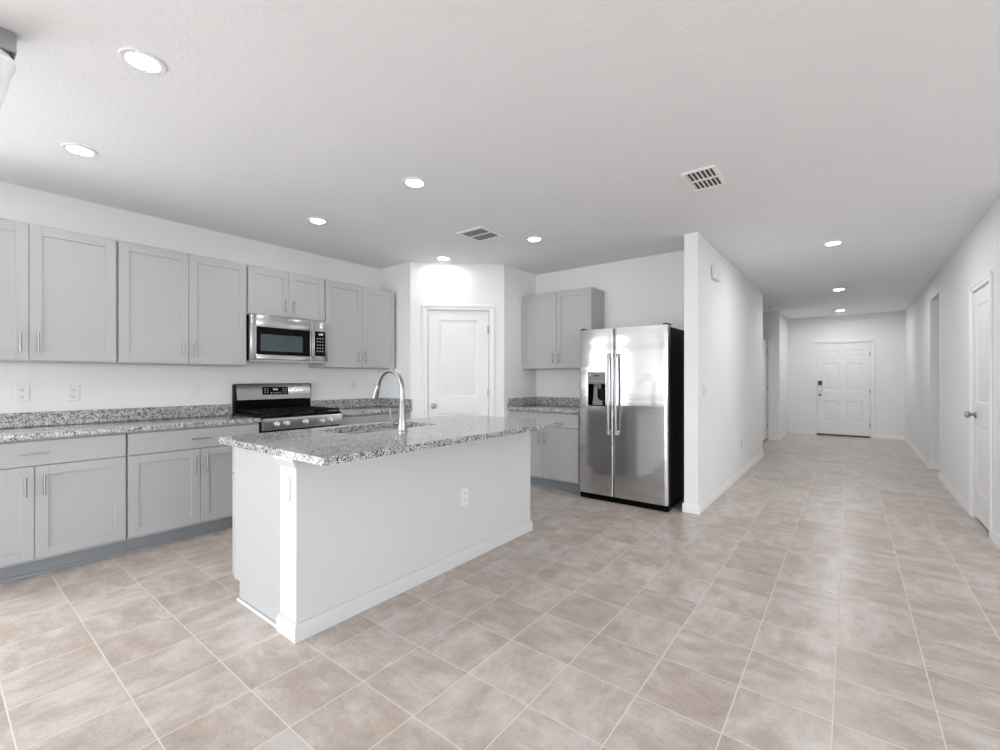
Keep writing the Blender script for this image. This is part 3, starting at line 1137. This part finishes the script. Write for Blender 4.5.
# gooseneck faucet
FX, FY = -2.240, 1.868
fc = thing('faucet', 'brushed nickel gooseneck pull-down faucet standing on the island worktop', 'faucet', (FX, FY, ZC1))
mb = MB()
mb.lathe([(0.033, 0), (0.033, 0.006), (0.029, 0.012), (0.0275, 0.020), (0.0265, 0.085), (0.024, 0.094), (0.021, 0.108), (0.0175, 0.20), (0.0155, 0.205)], (FX, FY, ZC1), (0, 0, 1), 28)
mb.build('body', 'chrome', fc)
R_ = 0.124
zc_ = ZC1 + 0.270
pts = [(FX, FY, ZC1 + 0.20), (FX, FY, zc_ - 0.03)]
for k in range(0, 19):
    a = PI * k / 20
    pts.append((FX - R_ + R_ * math.cos(a), FY, zc_ + R_ * math.sin(a)))
lx, lz = pts[-1][0], pts[-1][2]
pts += [(lx - 0.006, FY, lz - 0.012)]
mb = MB()
mb.tube(pts, 0.0150, 18)
mb.build('spout', 'chrome', fc)
mb = MB()
dx, dz = -0.34, -0.94
p0 = Vector((lx - 0.005, FY, lz - 0.010))
dv = Vector((dx, 0, dz)).normalized()
seq = [(0.0, 0.0152), (0.004, 0.0170), (0.03, 0.0185), (0.075, 0.0225), (0.092, 0.0235), (0.096, 0.021)]
mb.tube([p0 + dv * a for a, r in seq], [r for a, r in seq], 20)
mb.build('spray_head', 'chrome', fc)
mb = MB()
mb.cyl((FX, FY, ZC1 + 0.062), (FX - 0.022, FY - 0.045, ZC1 + 0.062), 0.0135, n=18)
mb.tube([(FX - 0.021, FY - 0.043, ZC1 + 0.062), (FX - 0.028, FY - 0.058, ZC1 + 0.066), (FX - 0.031, FY - 0.064, ZC1 + 0.09), (FX - 0.033, FY - 0.068, ZC1 + 0.155)], [0.010, 0.008, 0.0055, 0.005], 12)
mb.build('lever', 'chrome', fc)


# ------------------------------------------------------------------ outlets and switches
def plate(kind, label, fr, u, z, w_=0.0, wide=0.072, high=0.116, gangs=1, group='white wall plates'):
    names = {'outlet': 'wall_outlet', 'switch': 'light_switch'}
    t = thing(names[kind], label, kind, fr @ Vector((u, w_, z - high / 2)), group)
    mb = MB(fr)
    mb.box((u - wide / 2, w_ + 0.0003, z - high / 2), (u + wide / 2, w_ + 0.006, z + high / 2), 0.002)
    mb.build('plate', 'plate', t)
    for q in range(gangs):
        uc = u + (q - (gangs - 1) / 2) * 0.046
        if kind == 'outlet':
            for dz_ in (-0.026, 0.026):
                mb = MB(fr)
                mb.box((uc - 0.016, w_ + 0.005, z + dz_ - 0.016), (uc + 0.016, w_ + 0.0075, z + dz_ + 0.016), 0.002)
                s_ = mb.build('socket', 'plate', t)
                mb = MB(fr)
                for du in (-0.0065, 0.0065):
                    mb.box((uc + du - 0.0014, w_ + 0.007, z + dz_ - 0.004), (uc + du + 0.0014, w_ + 0.0079, z + dz_ + 0.007))
                mb.cyl((uc, w_ + 0.0070, z + dz_ - 0.009), (uc, w_ + 0.0079, z + dz_ - 0.009), 0.0026, n=10)
                mb.build('slots', 'slot', s_)
        else:
            mb = MB(fr)
            mb.box((uc - 0.0165, w_ + 0.005, z - 0.034), (uc + 0.0165, w_ + 0.0065, z + 0.034), 0.001)
            mb.loft([[(uc - 0.014, w_ + 0.006, z - 0.031), (uc + 0.014, w_ + 0.006, z - 0.031), (uc + 0.014, w_ + 0.006, z + 0.031), (uc - 0.014, w_ + 0.006, z + 0.031)],
                     [(uc - 0.014, w_ + 0.0075, z - 0.031), (uc + 0.014, w_ + 0.0075, z - 0.031), (uc + 0.014, w_ + 0.011, z + 0.031), (uc - 0.014, w_ + 0.011, z + 0.031)]])
            mb.build('rocker', 'plate', t)
    return t


plate('outlet', 'white duplex outlet leftmost on backsplash wall under the first cabinet', LW, 0.427, 1.149)
plate('outlet', 'white duplex outlet second from left on the wall above the worktop', LW, 0.690, 1.147)
plate('switch', 'white wall switch just left of the range backguard', LW, 1.484, 1.145)
plate('outlet', 'white outlet on the wall between range and faucet, under right cabinet', LW, 3.10, 1.165)
plate('outlet', 'white outlet above the small worktop left of the refrigerator', FW, -2.60, 1.165)
plate('switch', 'white double switch plate on the partition near its front edge', PTF, 4.62, 1.14, gangs=2, wide=0.118)
plate('outlet', 'white outlet low on the hall side of the partition', PTF, 6.52, 0.40)
IE = frame((0, 1.095, 0), (1, 0), (0, -1))
IL = frame((-2.085, 0, 0), (0, 1), (1, 0))
plate('outlet', 'white outlet on the bright near end post of the island', IE, -2.178, 0.722, high=0.120)
plate('outlet', 'white outlet on the long hall-facing side of the island', IL, 2.282, 0.447)

# door chime high on the partition
mb = MB(PTF)
mb.box((4.90, 0.0005, 2.268), (5.14, 0.045, 2.400), 0.012, 3)
ch = mb.build('door_chime', 'plate')
tag(centre(ch), 'white door chime box high on the hall side of the partition', 'door chime')

# ------------------------------------------------------------------ ceiling fixtures
def can(label, x, y, lens='lens'):
    t = thing('recessed_light', label, 'ceiling light', (x, y, CEIL), 'round recessed ceiling lights')
    mb = MB()
    mb.ring([(0.058, 0.0), (0.081, 0.0), (0.0815, -0.003), (0.079, -0.006), (0.063, -0.007), (0.058, -0.005)], (x, y, CEIL - 0.0004), (0, 0, 1), 40)
    mb.build('trim_ring', 'trim', t)
    mb = MB()
    mb.lathe([(0.0001, -0.0045), (0.040, -0.0042), (0.0575, -0.003), (0.0575, -0.0008), (0.0001, -0.0008)], (x, y, CEIL), (0, 0, 1), 36)
    mb.build('lens', lens, t)
    return t


can('recessed light at top left, the largest and nearest of the ceiling lights', -2.375, 0.575)
can('recessed light above the far-left wall cabinet, second from the left edge', -3.595, 0.57)
can('recessed light over the island, left of the grey ceiling vent', -2.37, 2.083)
can('recessed light above and in front of the microwave', -3.598, 2.078)
can('recessed light close to the angled wall above the pantry door', -3.615, 3.605)
can('recessed light in front of the refrigerator-wall cabinet, right of the grey vent', -2.414, 3.647)
can('nearest of the three recessed lights down the hall', -0.13, 5.59, 'lens_hall')
can('middle of the three recessed lights down the hall', -0.13, 8.56, 'lens_hall')
can('farthest hall recessed light, just in front of the front door', -0.145, 11.25, 'lens_hall')


def vent(label, x0, y0, x1, y1, fill, slat, f):
    t = thing('ceiling_vent', label, 'vent', ((x0 + x1) / 2, (y0 + y1) / 2, CEIL), 'square ceiling air vents')
    mb = MB()
    for a, b in (((x0, y0), (x1, y0 + f)), ((x0, y1 - f), (x1, y1)), ((x0, y0 + f), (x0 + f, y1 - f)), ((x1 - f, y0 + f), (x1, y1 - f))):
        mb.box((*a, CEIL - 0.012), (*b, CEIL - 0.0004), 0.004)
    ym_ = (y0 + y1) / 2
    mb.box((x0 + f, ym_ - 0.007, CEIL - 0.011), (x1 - f, ym_ + 0.007, CEIL - 0.002))
    mb.build('frame', 'trim', t)
    mb = MB()
    mb.box((x0 + f - 0.002, y0 + f - 0.002, CEIL - 0.0025), (x1 - f + 0.002, y1 - f + 0.002, CEIL - 0.0006))
    mb.build('duct_shade_plate', fill, t)  # flush dark plate, its colour stands in for the shade inside the duct
    n = 6
    step = (x1 - x0 - 2 * f) / n
    for half in ((y0 + f, ym_ - 0.007), (ym_ + 0.007, y1 - f)):
        for k in range(n):
            xa = x0 + f + step * (k + 0.15)
            mb = MB()
            mb.loft([[(xa, half[0], CEIL - 0.010), (xa + 0.0016, half[0], CEIL - 0.010), (xa + step * (0.18 if slat == 'trim' else 0.62) + 0.0016, half[0], CEIL - 0.003), (xa + step * (0.18 if slat == 'trim' else 0.62), half[0], CEIL - 0.003)],
                     [(xa, half[1], CEIL - 0.010), (xa + 0.0016, half[1], CEIL - 0.010), (xa + step * (0.18 if slat == 'trim' else 0.62) + 0.0016, half[1], CEIL - 0.003), (xa + step * (0.18 if slat == 'trim' else 0.62), half[1], CEIL - 0.003)]])
            mb.build('slat', slat, t)
    return t


vent('dark-slotted square ceiling vent above the partition end, nearest the hall', -0.885, 3.068, -0.672, 3.420, 'slot', 'trim', 0.024)
vent('grey square ceiling vent between the recessed lights over the kitchen', -2.885, 3.035, -2.570, 3.375, 'slot', 'ventgrey', 0.034)

# smoke detector
mb = MB()
mb.lathe([(0.066, 0), (0.066, -0.010), (0.060, -0.026), (0.045, -0.034), (0.001, -0.035)], (-1.17, 9.95, CEIL - 0.0004), (0, 0, 1), 32)
sd = mb.build('smoke_detector', 'plate')
tag(centre(sd), 'small white smoke detector on the ceiling past the partition end', 'smoke detector')

# linear ceiling light cut by the left edge of the picture
LX, LY = -2.586, 0.160
ft = thing('ceiling_fixture', 'ceiling light with grey metal bar and white glass shade at the top-left corner', 'ceiling light', (LX - 0.03, LY - 0.3, CEIL))
MB().box((-2.640, -0.68, 2.530), (-2.571, 0.225, CEIL - 0.0004), 0.004, 2).build('bar', 'barmetal', ft)
for k in range(3):
    y = LY - 0.31 * k
    mb = MB()
    mb.lathe([(0.0008, 2.5295), (0.0240, 2.5295), (0.0400, 2.524), (0.0576, 2.510), (0.0664, 2.490), (0.0640, 2.470), (0.0528, 2.440), (0.0448, 2.400), (0.0344, 2.350), (0.0256, 2.310), (0.0144, 2.296), (0.0008, 2.292)],
             (LX - 0.02, y, 0), (0, 0, 1), 40)
    mb.build('glass_shade', 'shade', ft)
mb = MB()
mb.cyl((-2.580, 0.212, 2.5295), (-2.580, 0.212, 2.508), 0.006, n=12)
mb.build('thumb_screw', 'slot', ft)
